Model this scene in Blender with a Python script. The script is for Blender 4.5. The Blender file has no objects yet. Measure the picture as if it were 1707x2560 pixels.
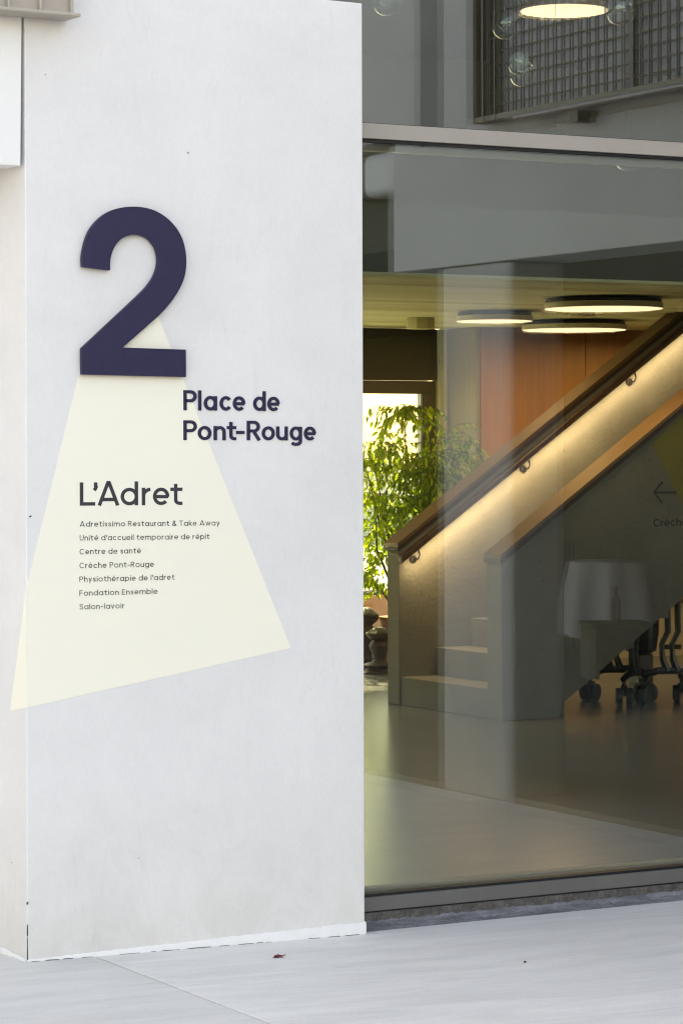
import bpy, math, random
from math import sin, cos, tan, pi, radians as R
from mathutils import Vector, Matrix
random.seed(7)
S = bpy.context.scene

# ------------------------------------------------------------------ camera
F, CX, HZ = 7000.0, 853.5, 1120.0          # focal length, centre and horizon in photo pixels
TH = R(29.16)
CAM = Vector((-4.6446, -8.2772, 1.6))
ROLL = 0.0028
cd = bpy.data.cameras.new("camera"); cam = bpy.data.objects.new("camera", cd)
S.collection.objects.link(cam); S.camera = cam
cd.sensor_fit = 'VERTICAL'; cd.sensor_height = 36.0; cd.lens = F / 2560 * 36
cd.shift_y = -(1280 - HZ) / 2560
cd.clip_end = 400
cam.location = CAM
cam.rotation_euler = (Matrix.Rotation(-TH, 4, 'Z') @ Matrix.Rotation(pi/2, 4, 'X') @ Matrix.Rotation(-ROLL, 4, 'Z')).to_euler()

# ------------------------------------------------------------------ world, sun, exposure
SUN_EL, SUN_AZ = R(42), R(20)              # sun stands behind the building
W = bpy.data.worlds.new("World"); S.world = W; W.use_nodes = True
nt = W.node_tree
bg = nt.nodes["Background"]
sky = nt.nodes.new("ShaderNodeTexSky"); sky.sky_type = 'NISHITA'; sky.sun_disc = False
sky.sun_elevation = SUN_EL; sky.sun_rotation = SUN_AZ
sky.air_density = 1.0; sky.dust_density = 1.0; sky.ozone_density = 1.0
nt.links.new(sky.outputs[0], bg.inputs[0]); bg.inputs[1].default_value = 0.15
sl = bpy.data.lights.new("sun", 'SUN'); sl.energy = 5.0; sl.angle = R(0.5); sl.color = (1, .95, .88)
sun = bpy.data.objects.new("sun", sl); S.collection.objects.link(sun)
sd = Vector((sin(SUN_AZ)*cos(SUN_EL), cos(SUN_AZ)*cos(SUN_EL), sin(SUN_EL)))
sun.rotation_euler = sd.to_track_quat('Z', 'Y').to_euler()
S.view_settings.view_transform = 'Standard'; S.view_settings.look = 'None'
S.view_settings.gamma = 1.0; S.view_settings.use_curve_mapping = False
S.view_settings.exposure = 2.6
S.view_settings.use_white_balance = True
S.view_settings.white_balance_temperature = 10300
S.view_settings.white_balance_tint = 19
S.cycles.max_bounces = 8; S.cycles.diffuse_bounces = 4; S.cycles.glossy_bounces = 4
S.cycles.transparent_max_bounces = 16; S.cycles.transmission_bounces = 8
S.cycles.sample_clamp_indirect = 6.0
S.cycles.caustics_reflective = False; S.cycles.caustics_refractive = False
S.cycles.use_denoising = True
S.cycles.filter_width = 1.15

# ------------------------------------------------------------------ photo pixel -> point on a real plane
DV = Vector((sin(TH), cos(TH), 0)); RV = Vector((cos(TH), -sin(TH), 0))
def ray(x, y):
    dx, dy = x - CX, y - 1280
    a = (dx - ROLL*dy) / F; b = (HZ - (1280 + dy + ROLL*dx)) / F
    return Vector((DV.x + a*RV.x, DV.y + a*RV.y, b))
def atY(x, y, Y):
    q = ray(x, y); return CAM + q * ((Y - CAM.y) / q.y)
def atX(x, y, X):
    q = ray(x, y); return CAM + q * ((X - CAM.x) / q.x)
def atZ(x, y, Z):
    q = ray(x, y); return CAM + q * ((Z - CAM.z) / q.z)
TW = R(2.97)
WO = Vector((0, -.1045, 0)); WU = Vector((cos(TW), sin(TW), 0)); WN = Vector((-sin(TW), cos(TW), 0))
def atW(x, y, off=0.0):                     # off < 0 : proud of the wall, towards the street
    q = ray(x, y)
    t = ((WO - CAM).dot(WN) + off) / q.dot(WN)
    P = CAM + q*t
    return (P - WO).dot(WU), P.z
WM = Matrix(((WU.x, 0, WN.x, WO.x), (WU.y, 0, WN.y, WO.y), (0, 1, 0, 0), (0, 0, 0, 1)))  # local (s, z, depth)

# ------------------------------------------------------------------ mesh helpers
class MB:
    def __init__(s): s.v = []; s.f = []
    def add(s, vs, fs, M=None):
        o = len(s.v)
        s.v += [tuple(M @ Vector(v)) if M else tuple(v) for v in vs]
        s.f += [[i + o for i in f] for f in fs]; return s
    def box(s, x0, x1, y0, y1, z0, z1, M=None):
        vs = [(x, y, z) for z in (z0, z1) for y in (y0, y1) for x in (x0, x1)]
        return s.add(vs, [(0,2,3,1),(4,5,7,6),(0,1,5,4),(2,6,7,3),(0,4,6,2),(1,3,7,5)], M)
    def prism(s, pts, d0, d1, M=None):       # outline in local xy, extruded local z d0..d1
        n = len(pts)
        vs = [(p[0], p[1], d0) for p in pts] + [(p[0], p[1], d1) for p in pts]
        fs = [list(range(n))[::-1], list(range(n, 2*n))] + [(i, (i+1) % n, (i+1) % n + n, i + n) for i in range(n)]
        return s.add(vs, fs, M)
    def cyl(s, c, r, z0, z1, n=32, r2=None, M=None):
        r2 = r if r2 is None else r2
        vs = [(c[0]+r*cos(2*pi*i/n), c[1]+r*sin(2*pi*i/n), z0) for i in range(n)] + \
             [(c[0]+r2*cos(2*pi*i/n), c[1]+r2*sin(2*pi*i/n), z1) for i in range(n)]
        fs = [list(range(n))[::-1], list(range(n, 2*n))] + [(i, (i+1) % n, (i+1) % n + n, i + n) for i in range(n)]
        return s.add(vs, fs, M)
    def lathe(s, prof, c=(0,0), n=20, M=None):
        vs = [(c[0]+r*cos(2*pi*k/n), c[1]+r*sin(2*pi*k/n), z) for r, z in prof for k in range(n)]
        fs = [(i*n+k, i*n+(k+1) % n, (i+1)*n+(k+1) % n, (i+1)*n+k) for i in range(len(prof)-1) for k in range(n)]
        fs += [list(range(n))[::-1], [(len(prof)-1)*n+k for k in range(n)]]
        return s.add(vs, fs, M)
    def sphere(s, c, r, n=24, m=14, sc=(1,1,1)):
        prof = [(max(1e-5, r*sin(pi*i/m)), -r*cos(pi*i/m)) for i in range(m+1)]
        M = Matrix.Translation(Vector(c)) @ Matrix.Diagonal((*sc, 1))
        return s.lathe(prof, n=n, M=M)
    def tube(s, pts, r, n=8, flat=1.0):
        pts = [Vector(p) for p in pts]; rr = r if isinstance(r, (list, tuple)) else [r]*len(pts)
        rings = []; o = len(s.v); prev = None
        for i, p in enumerate(pts):
            t = (pts[min(i+1, len(pts)-1)] - pts[max(i-1, 0)]).normalized()
            if prev is None:
                a = t.orthogonal().normalized()
            else:
                a = (prev - t*prev.dot(t)).normalized()
            prev = a; b = t.cross(a)
            for k in range(n):
                th = 2*pi*k/n; s.v.append(tuple(p + a*rr[i]*cos(th)*flat + b*rr[i]*sin(th)))
        m = len(pts)
        for i in range(m-1):
            for k in range(n):
                s.f.append([o+i*n+k, o+i*n+(k+1) % n, o+(i+1)*n+(k+1) % n, o+(i+1)*n+k])
        s.f.append([o+k for k in range(n)][::-1]); s.f.append([o+(m-1)*n+k for k in range(n)])
        return s
    def build(s, name, mat, parent=None, smooth=False, bevel=0, seg=2):
        me = bpy.data.meshes.new(name); me.from_pydata(s.v, [], s.f); me.materials.append(mat)
        import bmesh
        bm = bmesh.new(); bm.from_mesh(me); bmesh.ops.recalc_face_normals(bm, faces=bm.faces); bm.to_mesh(me); bm.free()
        if smooth:
            for p in me.polygons: p.use_smooth = True
            try: me.set_sharp_from_angle(angle=R(40))
            except Exception: pass
        o = bpy.data.objects.new(name, me); S.collection.objects.link(o)
        if parent: o.parent = parent
        if bevel:
            b = o.modifiers.new("bevel", 'BEVEL'); b.width = bevel; b.segments = seg; b.limit_method = 'ANGLE'
        return o
def tag(o, label=None, cat=None, group=None, kind=None):
    if label: o['label'] = label
    if cat: o['category'] = cat
    if group: o['group'] = group
    if kind: o['kind'] = kind
    return o
def empty(name, loc=(0,0,0), rz=0, **k):
    o = bpy.data.objects.new(name, None); S.collection.objects.link(o)
    o.location = loc; o.rotation_euler = (0, 0, rz); o.empty_display_size = .1
    return tag(o, **k)
def inst(o, parent, M=None, name=None):
    c = o.copy(); S.collection.objects.link(c); c.parent = parent
    if M is not None: c.matrix_local = M
    return c
def copy_tree(o, parent=None, loc=None, rz=None):
    c = o.copy(); S.collection.objects.link(c)
    if parent: c.parent = parent
    if loc is not None: c.location = loc
    if rz is not None: c.rotation_euler = (0, 0, rz)
    for ch in list(o.children): copy_tree(ch, c)
    return c
def struct(o): o['kind'] = 'structure'; return o

# ------------------------------------------------------------------ materials
def lin(r, g, b):
    f = lambda c: (c/255/12.92) if c/255 <= .04045 else ((c/255+.055)/1.055)**2.4
    return (f(r), f(g), f(b), 1)
def mat(name, col, rough=.6, metal=0, var=.0, vscale=3.0, bump=0, bscale=80, stretch=(1,1,1), spec=.5, pits=0, pit_scale=14, col2=None, fine=0, fscale=120):
    m = bpy.data.materials.new(name); m.use_nodes = True; t = m.node_tree; N = t.nodes; L = t.links
    b = N["Principled BSDF"]; b.inputs["Roughness"].default_value = rough; b.inputs["Metallic"].default_value = metal
    b.inputs["Specular IOR Level"].default_value = spec
    c = col if len(col) == 4 else (*col, 1); b.inputs["Base Color"].default_value = c
    tc = N.new("ShaderNodeTexCoord"); mp = N.new("ShaderNodeMapping"); mp.inputs["Scale"].default_value = stretch
    L.new(tc.outputs["Object"], mp.inputs[0])
    cur = None
    def noise(scale, det=5, rough_=.6):
        n = N.new("ShaderNodeTexNoise"); n.inputs["Scale"].default_value = scale; n.inputs["Detail"].default_value = det
        n.inputs["Roughness"].default_value = rough_; L.new(mp.outputs[0], n.inputs["Vector"]); return n
    if var or col2:
        n = noise(vscale); r = N.new("ShaderNodeValToRGB")
        r.color_ramp.elements[0].position = .33; r.color_ramp.elements[1].position = .67
        c2 = col2 or tuple(max(0, x*(1-var)) for x in c[:3]) + (1,)
        if len(c2) == 3: c2 = (*c2, 1)
        r.color_ramp.elements[0].color = c2; r.color_ramp.elements[1].color = c
        L.new(n.outputs[0], r.inputs[0]); cur = r.outputs[0]
    def mul(a, fac_socket, lo, hi=1.0, p0=.35, p1=.65):
        r = N.new("ShaderNodeMapRange"); r.inputs[1].default_value = p0; r.inputs[2].default_value = p1
        r.inputs[3].default_value = lo; r.inputs[4].default_value = hi; L.new(fac_socket, r.inputs[0])
        x = N.new("ShaderNodeMix"); x.data_type = 'RGBA'; x.blend_type = 'MULTIPLY'; x.inputs[0].default_value = 1
        if a is None: x.inputs[6].default_value = c
        else: L.new(a, x.inputs[6])
        L.new(r.outputs[0], x.inputs[7]); return x.outputs[2]
    if fine:
        cur = mul(cur, noise(fscale, 3, .7).outputs[0], 1-fine)
    if pits:
        v = N.new("ShaderNodeTexVoronoi"); v.inputs["Scale"].default_value = pit_scale; L.new(tc.outputs["Object"], v.inputs["Vector"])
        n2 = N.new("ShaderNodeTexNoise"); n2.inputs["Scale"].default_value = pit_scale*.35; L.new(tc.outputs["Object"], n2.inputs["Vector"])
        th = N.new("ShaderNodeMapRange"); th.inputs[1].default_value = .45; th.inputs[2].default_value = .68; th.inputs[3].default_value = .0; th.inputs[4].default_value = .085
        L.new(n2.outputs[0], th.inputs[0])
        d = N.new("ShaderNodeMath"); d.operation = 'SUBTRACT'; L.new(v.outputs["Distance"], d.inputs[0]); L.new(th.outputs[0], d.inputs[1])
        cur = mul(cur, d.outputs[0], 1-pits, 1.0, 0.0, .04)
    if cur is not None: L.new(cur, b.inputs["Base Color"])
    if bump:
        n = noise(bscale, 6, .65); bp = N.new("ShaderNodeBump"); bp.inputs["Strength"].default_value = bump; bp.inputs["Distance"].default_value = .01
        L.new(n.outputs[0], bp.inputs["Height"]); L.new(bp.outputs[0], b.inputs["Normal"])
    return m
def emit(name, col, s):
    m = bpy.data.materials.new(name); m.use_nodes = True; t = m.node_tree; t.nodes.clear()
    e = t.nodes.new("ShaderNodeEmission"); e.inputs[0].default_value = (*col, 1); e.inputs[1].default_value = s
    o = t.nodes.new("ShaderNodeOutputMaterial"); t.links.new(e.outputs[0], o.inputs[0]); return m
def glass(name, base, edge, tint):
    m = bpy.data.materials.new(name); m.use_nodes = True; t = m.node_tree; t.nodes.clear(); N = t.nodes; L = t.links
    tr = N.new("ShaderNodeBsdfTransparent"); tr.inputs[0].default_value = (*tint, 1)
    gl = N.new("ShaderNodeBsdfGlossy"); gl.inputs["Roughness"].default_value = 0.0; gl.inputs[0].default_value = (.93, .985, 1, 1)
    lw = N.new("ShaderNodeLayerWeight"); lw.inputs[0].default_value = .5
    p = N.new("ShaderNodeMath"); p.operation = 'POWER'; p.inputs[1].default_value = 4; L.new(lw.outputs["Facing"], p.inputs[0])
    a = N.new("ShaderNodeMath"); a.operation = 'MULTIPLY_ADD'; a.inputs[1].default_value = edge; a.inputs[2].default_value = base; L.new(p.outputs[0], a.inputs[0])
    mx = N.new("ShaderNodeMixShader"); L.new(a.outputs[0], mx.inputs[0]); L.new(tr.outputs[0], mx.inputs[1]); L.new(gl.outputs[0], mx.inputs[2])
    o = N.new("ShaderNodeOutputMaterial"); L.new(mx.outputs[0], o.inputs[0]); return m
def leafmat(name, col, tcol):
    m = bpy.data.materials.new(name); m.use_nodes = True; t = m.node_tree; N = t.nodes; L = t.links
    b = N["Principled BSDF"]; b.inputs["Roughness"].default_value = .28
    oi = N.new("ShaderNodeObjectInfo"); g = N.new("ShaderNodeNewGeometry")
    hs = N.new("ShaderNodeHueSaturation"); hs.inputs["Color"].default_value = (*col, 1)
    mr = N.new("ShaderNodeMapRange"); mr.inputs[3].default_value = .6; mr.inputs[4].default_value = 1.5
    L.new(g.outputs["Random Per Island"], mr.inputs[0]); L.new(mr.outputs[0], hs.inputs["Value"]); L.new(hs.outputs[0], b.inputs["Base Color"])
    tl = N.new("ShaderNodeBsdfTranslucent"); tl.inputs[0].default_value = (*tcol, 1)
    mx = N.new("ShaderNodeMixShader"); mx.inputs[0].default_value = .55
    L.new(b.outputs[0], mx.inputs[1]); L.new(tl.outputs[0], mx.inputs[2]); L.new(mx.outputs[0], N["Material Output"].inputs[0]); return m

M = {}
M['wall'] = mat("white_plaster", (.765,.76,.758), .85, var=.075, vscale=1.6, bump=.10, bscale=220, fine=.03, fscale=90, stretch=(1,1,.6))
M['skirt'] = mat("skirting_plaster", (.80,.80,.79), .8, var=.05, vscale=9, bump=.5, bscale=60)
M['panel'] = mat("white_panel", (.80,.81,.80), .6, var=.03, vscale=3, bump=.05, bscale=150)
M['yellow'] = mat("cream_film", (.85,.83,.715), .75, var=.012, vscale=4, bump=.06, bscale=200)
M['navy'] = mat("navy_lacquer", (.022,.020,.060), .55, var=.12, vscale=40, bump=.05, bscale=500, spec=.35)
M['navy2'] = mat("navy_letters", (.024,.021,.056), .6, spec=.3)
M['ink'] = mat("anthracite_print", (.042,.042,.050), .7, spec=.3)
M['beige'] = mat("beige_metal", (.42,.37,.315), .5, var=.1, vscale=6, bump=.06, bscale=260, stretch=(1,1,4))
M['whitebox'] = mat("white_board", (.85,.86,.86), .6)
M['alu'] = mat("transom_metal", (.40,.365,.33), .42, metal=.25, var=.06, vscale=5, bump=.02, bscale=300)
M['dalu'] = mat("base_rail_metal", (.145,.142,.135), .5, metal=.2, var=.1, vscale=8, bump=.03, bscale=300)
M['rubber'] = mat("black_gasket", (.008,.009,.012), .45)
M['grime'] = mat("grimy_concrete", (.17,.16,.15), .9, var=.5, vscale=22, bump=.8, bscale=50, fine=.5, fscale=160)
M['gutter'] = mat('gutter_dirt', (.33,.33,.355), .9, var=.6, vscale=16, bump=.8, bscale=60, stretch=(.5,3,1), fine=.4, fscale=120)
M['grey_metal'] = mat("flange_metal", (.42,.45,.48), .4, metal=.5)
M['ceil'] = mat("ceiling_board", (.84,.80,.49), .7, var=.16, vscale=2, stretch=(.6, 26, 1), fine=.05)
M['ceil2'] = mat("ceiling_board_light", (.88,.85,.53), .7, var=.12, vscale=2, stretch=(.6, 26, 1))
M['ceil3'] = mat("ceiling_board_dark", (.70,.65,.37), .7, var=.18, vscale=2, stretch=(.6, 26, 1))
M['wood'] = mat("cap_wood", (.185,.10,.045), .5, var=.25, vscale=5, stretch=(1, 14, 8), bump=.08)
M['wood_dark'] = mat("cap_wood_edge", (.06,.032,.018), .6, var=.2, vscale=6)
M['rail'] = mat("handrail_wood", (.085,.035,.022), .4, var=.2, vscale=7)
M['orange'] = mat("orange_veneer", (.50,.20,.025), .42, var=.25, vscale=6, stretch=(7, 7, .25), fine=.1, fscale=30)
M['yellow_lit_veneer'] = mat('yellow_lit_veneer', (.34,.245,.09), .5, var=.2, vscale=6, stretch=(7,7,.3))  # same veneer, with the yellow window light on the return put into its colour
M['paleveneer'] = mat("pale_veneer", (.50,.36,.19), .5, var=.12, vscale=5, stretch=(1,1,9))
M['framewood'] = mat("window_frame_paint", (.13,.10,.075), .5, var=.1)
M['blind'] = mat("blind_cloth", (.115,.10,.08), .8, var=.1, vscale=8, fine=.15, fscale=200)
M['column'] = mat("pale_column", (.74,.71,.40), .7, var=.05)
M['conc'] = mat("fair_faced_concrete", (.215,.205,.175), .75, var=.24, vscale=2.6, bump=.35, bscale=38, fine=.16, fscale=70, pits=.65, pit_scale=13)
M['floor'] = mat("polished_floor", (.14,.15,.155), .24, var=.16, vscale=1.1, bump=.012, bscale=9, spec=.4)
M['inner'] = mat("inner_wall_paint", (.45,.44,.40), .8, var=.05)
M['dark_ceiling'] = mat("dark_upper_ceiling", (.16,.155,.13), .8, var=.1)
M['black'] = mat("black_plastic", (.012,.014,.018), .35)
M['castor'] = mat("castor_shell", (.05,.07,.07), .12, spec=.8)
M['lampside'] = mat("lamp_rim", (.72,.66,.45), .55)
M['lampgap'] = mat("lamp_gap_shade", (.02,.02,.02), .7)  # near-black tone for the shadow gap above the lamp rims
M['lampon'] = emit("lamp_diffuser", (1, .90, .76), .36)
M['led'] = emit("led_strip", (1, .80, .52), .5)
M['pane'] = glass("window_glass", .138, .55, (.79, .83, .80))
M['rearpane'] = glass("rear_window_glass", .05, .5, (.84, .875, .79))
M['bubble'] = glass("bubble_glass", .16, 1.4, (.80, .84, .86))
M['opal'] = mat("opal_glass", (.55,.68,.62), .15, spec=.7)
M['wire'] = mat("thin_wire", (.05,.05,.05), .5)
M['bracket'] = mat("bracket_steel", (.05,.045,.05), .3, metal=.7)
M['leaf'] = leafmat("fig_leaf", (.055,.12,.025), (.74,.90,.07))
M['leafdark'] = leafmat("fig_leaf_dark", (.045,.10,.025), (.34,.52,.05))
M['stem'] = mat("fig_stem", (.16,.11,.06), .8, var=.3, vscale=30)
M['terracotta'] = mat("terracotta", (.42,.17,.09), .8, var=.15, vscale=10)
M['turned'] = mat("carved_wood", (.07,.036,.02), .45, var=.3, vscale=20, bump=.3, bscale=60)
M['soil'] = mat("soil", (.03,.02,.015), 1)
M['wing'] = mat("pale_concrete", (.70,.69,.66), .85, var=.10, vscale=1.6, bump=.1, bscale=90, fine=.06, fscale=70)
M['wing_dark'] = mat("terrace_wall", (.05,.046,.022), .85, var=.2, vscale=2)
M['terrace_floor'] = mat('terrace_paving', (.20,.20,.18), .7, var=.15, vscale=2)
M['bronze'] = mat("bronze_screen", (.27,.235,.18), .5, metal=.2)
M['lav'] = mat("grey_cladding", (.84,.84,.90), .7, var=.05)
M['cloth'] = mat("table_linen", (.52,.52,.58), .9, bump=.2, bscale=30)
M['chair'] = mat("dark_chair", (.05,.045,.03), .6)
M['gardenwall'] = mat("cream_render", (.80,.78,.66), .9, var=.06, vscale=2)
M['garden'] = mat("garden_paving", (.84,.80,.66), .9, var=.2, vscale=3)
M['red'] = mat("red_petals", (.22,.015,.045), .6, var=.4, vscale=60)
M['brownleaf'] = mat("dry_leaf", (.10,.05,.03), .8)
M['tape'] = mat("blue_tape", (.24,.30,.36), .4, var=.3, vscale=30, bump=.3, bscale=60)
M['house'] = mat('bounce_render', (.56,.605,.55), .85, var=.06, vscale=1)  # colour of the added block that bounces light from the left
M['pier'] = mat('pier_concrete', (.50,.50,.49), .85, var=.12, vscale=2, bump=.15, bscale=80)
M['facade'] = mat("facade_render", (.78,.77,.745), .85, var=.06, vscale=1)

def weather(m):
    t = m.node_tree; N = t.nodes; L = t.links; b = N["Principled BSDF"]
    src = b.inputs["Base Color"].links[0].from_socket; g = N.new("ShaderNodeNewGeometry")
    def layer(prev, scale, st, p0, p1, lo, dist, col=None):
        mp = N.new("ShaderNodeMapping"); mp.inputs["Scale"].default_value = st; L.new(g.outputs["Position"], mp.inputs[0])
        n = N.new("ShaderNodeTexNoise"); n.inputs["Scale"].default_value = scale; n.inputs["Detail"].default_value = 9; n.inputs["Roughness"].default_value = .72
        n.inputs["Distortion"].default_value = dist; L.new(mp.outputs[0], n.inputs["Vector"])
        r_ = N.new("ShaderNodeMapRange"); r_.inputs[1].default_value = p0; r_.inputs[2].default_value = p1; r_.inputs[3].default_value = 0; r_.inputs[4].default_value = 1
        L.new(n.outputs[0], r_.inputs[0]); f = r_.outputs[0]
        x = N.new("ShaderNodeMix"); x.data_type = 'RGBA'; x.blend_type = 'MULTIPLY'
        L.new(prev, x.inputs[6]); x.inputs[7].default_value = col or (lo, lo, lo, 1)
        return x, f
    x, f = layer(src, 1.1, (1, 1, 1.4), .42, .62, .955, .6); L.new(f, x.inputs[0]); s = x.outputs[2]          # broad cloudy patches
    x, f = layer(s, 9, (1, 1, .35), .56, .70, .95, 1.5); L.new(f, x.inputs[0]); s = x.outputs[2]              # trowel and rain marks
    x, f = layer(s, 38, (.5, 1, 1.3), .68, .74, .86, 2.0); L.new(f, x.inputs[0]); s = x.outputs[2]            # scratches
    x, f = layer(s, 5, (1, 1, 1), .25, .62, 0, 1.0, (.90, .885, .85, 1))                                      # splash dirt at the foot
    sp_ = N.new("ShaderNodeSeparateXYZ"); L.new(g.outputs["Position"], sp_.inputs[0])
    mr = N.new("ShaderNodeMapRange"); mr.inputs[1].default_value = .02; mr.inputs[2].default_value = .55; mr.inputs[3].default_value = 1; mr.inputs[4].default_value = 0
    L.new(sp_.outputs[2], mr.inputs[0]); mm = N.new("ShaderNodeMath"); mm.operation = 'MULTIPLY'; L.new(mr.outputs[0], mm.inputs[0]); L.new(f, mm.inputs[1]); L.new(mm.outputs[0], x.inputs[0])
    L.new(x.outputs[2], b.inputs["Base Color"])
weather(M['wall'])

# paving: brushed pale concrete with scuffs running along the facade
def pavement_mat(name, col, cool):
    m = mat(name, col, .72, var=.07, vscale=1.7, bump=.25, bscale=110, stretch=(.7, 1.3, 1), fine=.10, fscale=190)
    t = m.node_tree; N = t.nodes; L = t.links; b = N["Principled BSDF"]
    src = b.inputs["Base Color"].links[0].from_socket
    tc = N.new("ShaderNodeTexCoord")
    def scuff(scale, st, p0, p1, lo, prev, dist=1.5, rot=0):
        mp = N.new("ShaderNodeMapping"); mp.inputs["Scale"].default_value = st; mp.inputs["Rotation"].default_value = (0, 0, rot)
        L.new(tc.outputs["Object"], mp.inputs[0])
        n = N.new("ShaderNodeTexNoise"); n.inputs["Scale"].default_value = scale; n.inputs["Detail"].default_value = 8; n.inputs["Roughness"].default_value = .7
        n.inputs["Distortion"].default_value = dist; L.new(mp.outputs[0], n.inputs["Vector"])
        r = N.new("ShaderNodeMapRange"); r.inputs[1].default_value = p0; r.inputs[2].default_value = p1; r.inputs[3].default_value = 1; r.inputs[4].default_value = lo
        L.new(n.outputs[0], r.inputs[0])
        x = N.new("ShaderNodeMix"); x.data_type = 'RGBA'; x.blend_type = 'MULTIPLY'; x.inputs[0].default_value = 1
        L.new(prev, x.inputs[6]); L.new(r.outputs[0], x.inputs[7]); return x.outputs[2]
    s = scuff(7, (.45, 5, 1), .60, .72, .72, src)
    s = scuff(3, (.5, 3.2, 1), .40, .75, .80, s, .4, .15)
    s = scuff(26, (.3, 6, 1), .64, .74, .70, s, 2.5, -.1)
    L.new(s, b.inputs["Base Color"]); return m
M['slabL'] = pavement_mat("pavement_cool", (.74,.72,.675), 1)
M['slabR'] = pavement_mat("pavement_warm", (.82,.795,.745), 0)

# ------------------------------------------------------------------ ground
def gz(x):                                   # the paving falls gently towards the glazing
    if x > 0: return -.031
    if x < -1.25: return 0.0
    return -.031*(x+1.25)/1.25
def ground_sheet(name, xs, ys, dz, mt, parent=None, zf=gz):
    mb = MB(); n = len(xs)
    for y in ys:
        for x in xs: mb.v.append((x, y, zf(x)+dz))
    for j in range(len(ys)-1):
        for i in range(n-1): mb.f.append([j*n+i, j*n+i+1, (j+1)*n+i+1, (j+1)*n+i])
    return mb.build(name, mt, parent)
struct(ground_sheet("ground", [-160, -40, -12, -1.25, 0, 12, 40, 160], [-160, -40, -12, -.02], -.06, M['grime']))
M["low_bounce"] = mat("low_bounce", (.055,.055,.058), .9, var=.2, vscale=30)
struct(ground_sheet("bounce_cut_ground", [-60, -12, -1.25, 0, 12, 60], [-60, -4.0], -.012, M["low_bounce"]))  # unseen dark ground added to cut sunlight bounced onto the wall
struct(ground_sheet("garden_ground", [-60, 0, 12, 80], [10.0, 20, 160], -.04, M['garden'], zf=lambda x: 0))
pav = tag(empty("pavement"), kind='structure')
jw = .004
def slab(x0, x1, y0, y1, mt):
    xs = [x0] + [x for x in (-1.25, 0) if x0 < x < x1] + [x1]
    mb = MB(); n = len(xs)
    for zt in (1, 0):
        for y in (y0, y1):
            for x in xs: mb.v.append((x, y, gz(x) - (0 if zt else .05)))
    for i in range(n-1):
        mb.f += [[i, i+1, n+i+1, n+i], [2*n+i, 2*n+i+1, i+1, i], [n+i, n+i+1, 3*n+i+1, 3*n+i]]
    mb.f += [[0, n, 3*n, 2*n], [n-1, 2*n-1, 4*n-1, 3*n-1]]
    return mb.build("paving_slab", mt, pav, bevel=.002, seg=1)
JX = -1.013
ye = -.075                                   # paving edge in front of the glazing rail
slab(JX+jw, 2.30, -4.0, ye, M['slabR']); slab(-5.4, JX-jw, -4.0, .2, M['slabL'])

slab(-9.6, -5.4-2*jw, -4.0, .2, M['slabR'])
slab(-12.99, -9.6-2*jw, -4.0, .2, M['slabL'])

# ------------------------------------------------------------------ the white sign pylon
LW = 1.248; TOP = 3.093
pyl = tag(empty("sign_wall"), label="white plaster wall slab carrying the big number 2, its foot edged by a brighter strip", cat="wall")
MB().prism([(-LW, -.12), (0, -.12), (0, TOP), (-LW, TOP)], 0.0, .225, WM).build("wall_slab", M['wall'], pyl, bevel=.004, seg=3)
# rough unpainted strip along the foot (front) and round the left corner
rnd = random.Random(3)
mb = MB(); n = 90
xs = [-LW - .003 + (LW+.0045)*i/n for i in range(n+1)]
top = [.006 + rnd.uniform(-.0016, .0016) + .004*max(0, 1+x/LW) - .0 for x in xs]
th = [.004 + rnd.uniform(0, .0025) for _ in xs]
for i, x in enumerate(xs):
    z1 = top[i]
    mb.v += [(x, -.08, -th[i]-.003), (x, z1-.006, -th[i]-.001), (x, z1, -.0022), (x, z1, .01)]
mb.v = [tuple(WM @ Vector(v)) for v in mb.v]
for i in range(n):
    for k in range(3): mb.f.append([i*4+k, (i+1)*4+k, (i+1)*4+k+1, i*4+k+1])
mb.build("skirting", M['skirt'], pyl, smooth=True)
mb = MB(); n = 14
for i in range(n+1):
    d = .19*i/n; z1 = .006 + .012*(i/n) + rnd.uniform(-.002, .002); tt = .005+rnd.uniform(0, .006)
    mb.v += [(-LW-tt, -.08, d), (-LW-tt, z1-.006, d), (-LW-.001, z1, d)]
mb.v = [tuple(WM @ Vector(v)) for v in mb.v]
for i in range(n):
    for k in range(2): mb.f.append([i*3+k, (i+1)*3+k, (i+1)*3+k+1, i*3+k+1])
mb.build("skirting", M['skirt'], pyl, smooth=True)
# dirt caught in the joint between skirting and paving
mb = MB(); x = -LW
while x < -.01:
    l = rnd.uniform(.02, .12); h = rnd.uniform(.0006, .0022)
    if rnd.random() < .8:
        mb.prism([(x, gz(x)-.002), (x+l, gz(x+l)-.002), (x+l, gz(x+l)+h*.7), (x+l*.4, gz(x+l*.4)+h)], -.0108, -.004, WM)
    x += l*rnd.uniform(.9, 1.4)
mb.build("joint_dirt", M['grime'], pyl)
# corner crack at the foot, and knocks in the plaster
mb = MB()
zz = .0
while zz < .085:
    l = rnd.uniform(.015, .05); w = rnd.uniform(.0008, .0022)
    mb.box(-LW-.0012, -LW+w, -.001, .002, 0, 0) if 0 else mb.prism([(-LW-.001, zz), (-LW+w, zz+.004), (-LW+w*.6, zz+l), (-LW-.001, zz+l-.003)], -.0012, .001, WM)
    zz += l + rnd.uniform(-.004, .004)
mb.build("corner_crack", M['rubber'], pyl)
def chip(x, y, w, h, m='ink'):
    s, z = atW(x, y)
    a = [(s-w/2, z-h*.3), (s-w*.1, z-h/2), (s+w/2, z+h*.1), (s+w*.35, z+h/2), (s-w*.2, z+h*.3)]
    MB().prism(a, -.0012, .001, WM).build("chip", M[m], pyl)
chip(76, 1291, .010, .006); chip(347, 2145, .009, .002, 'dalu'); chip(114, 187, .006, .003, 'dalu')
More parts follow.
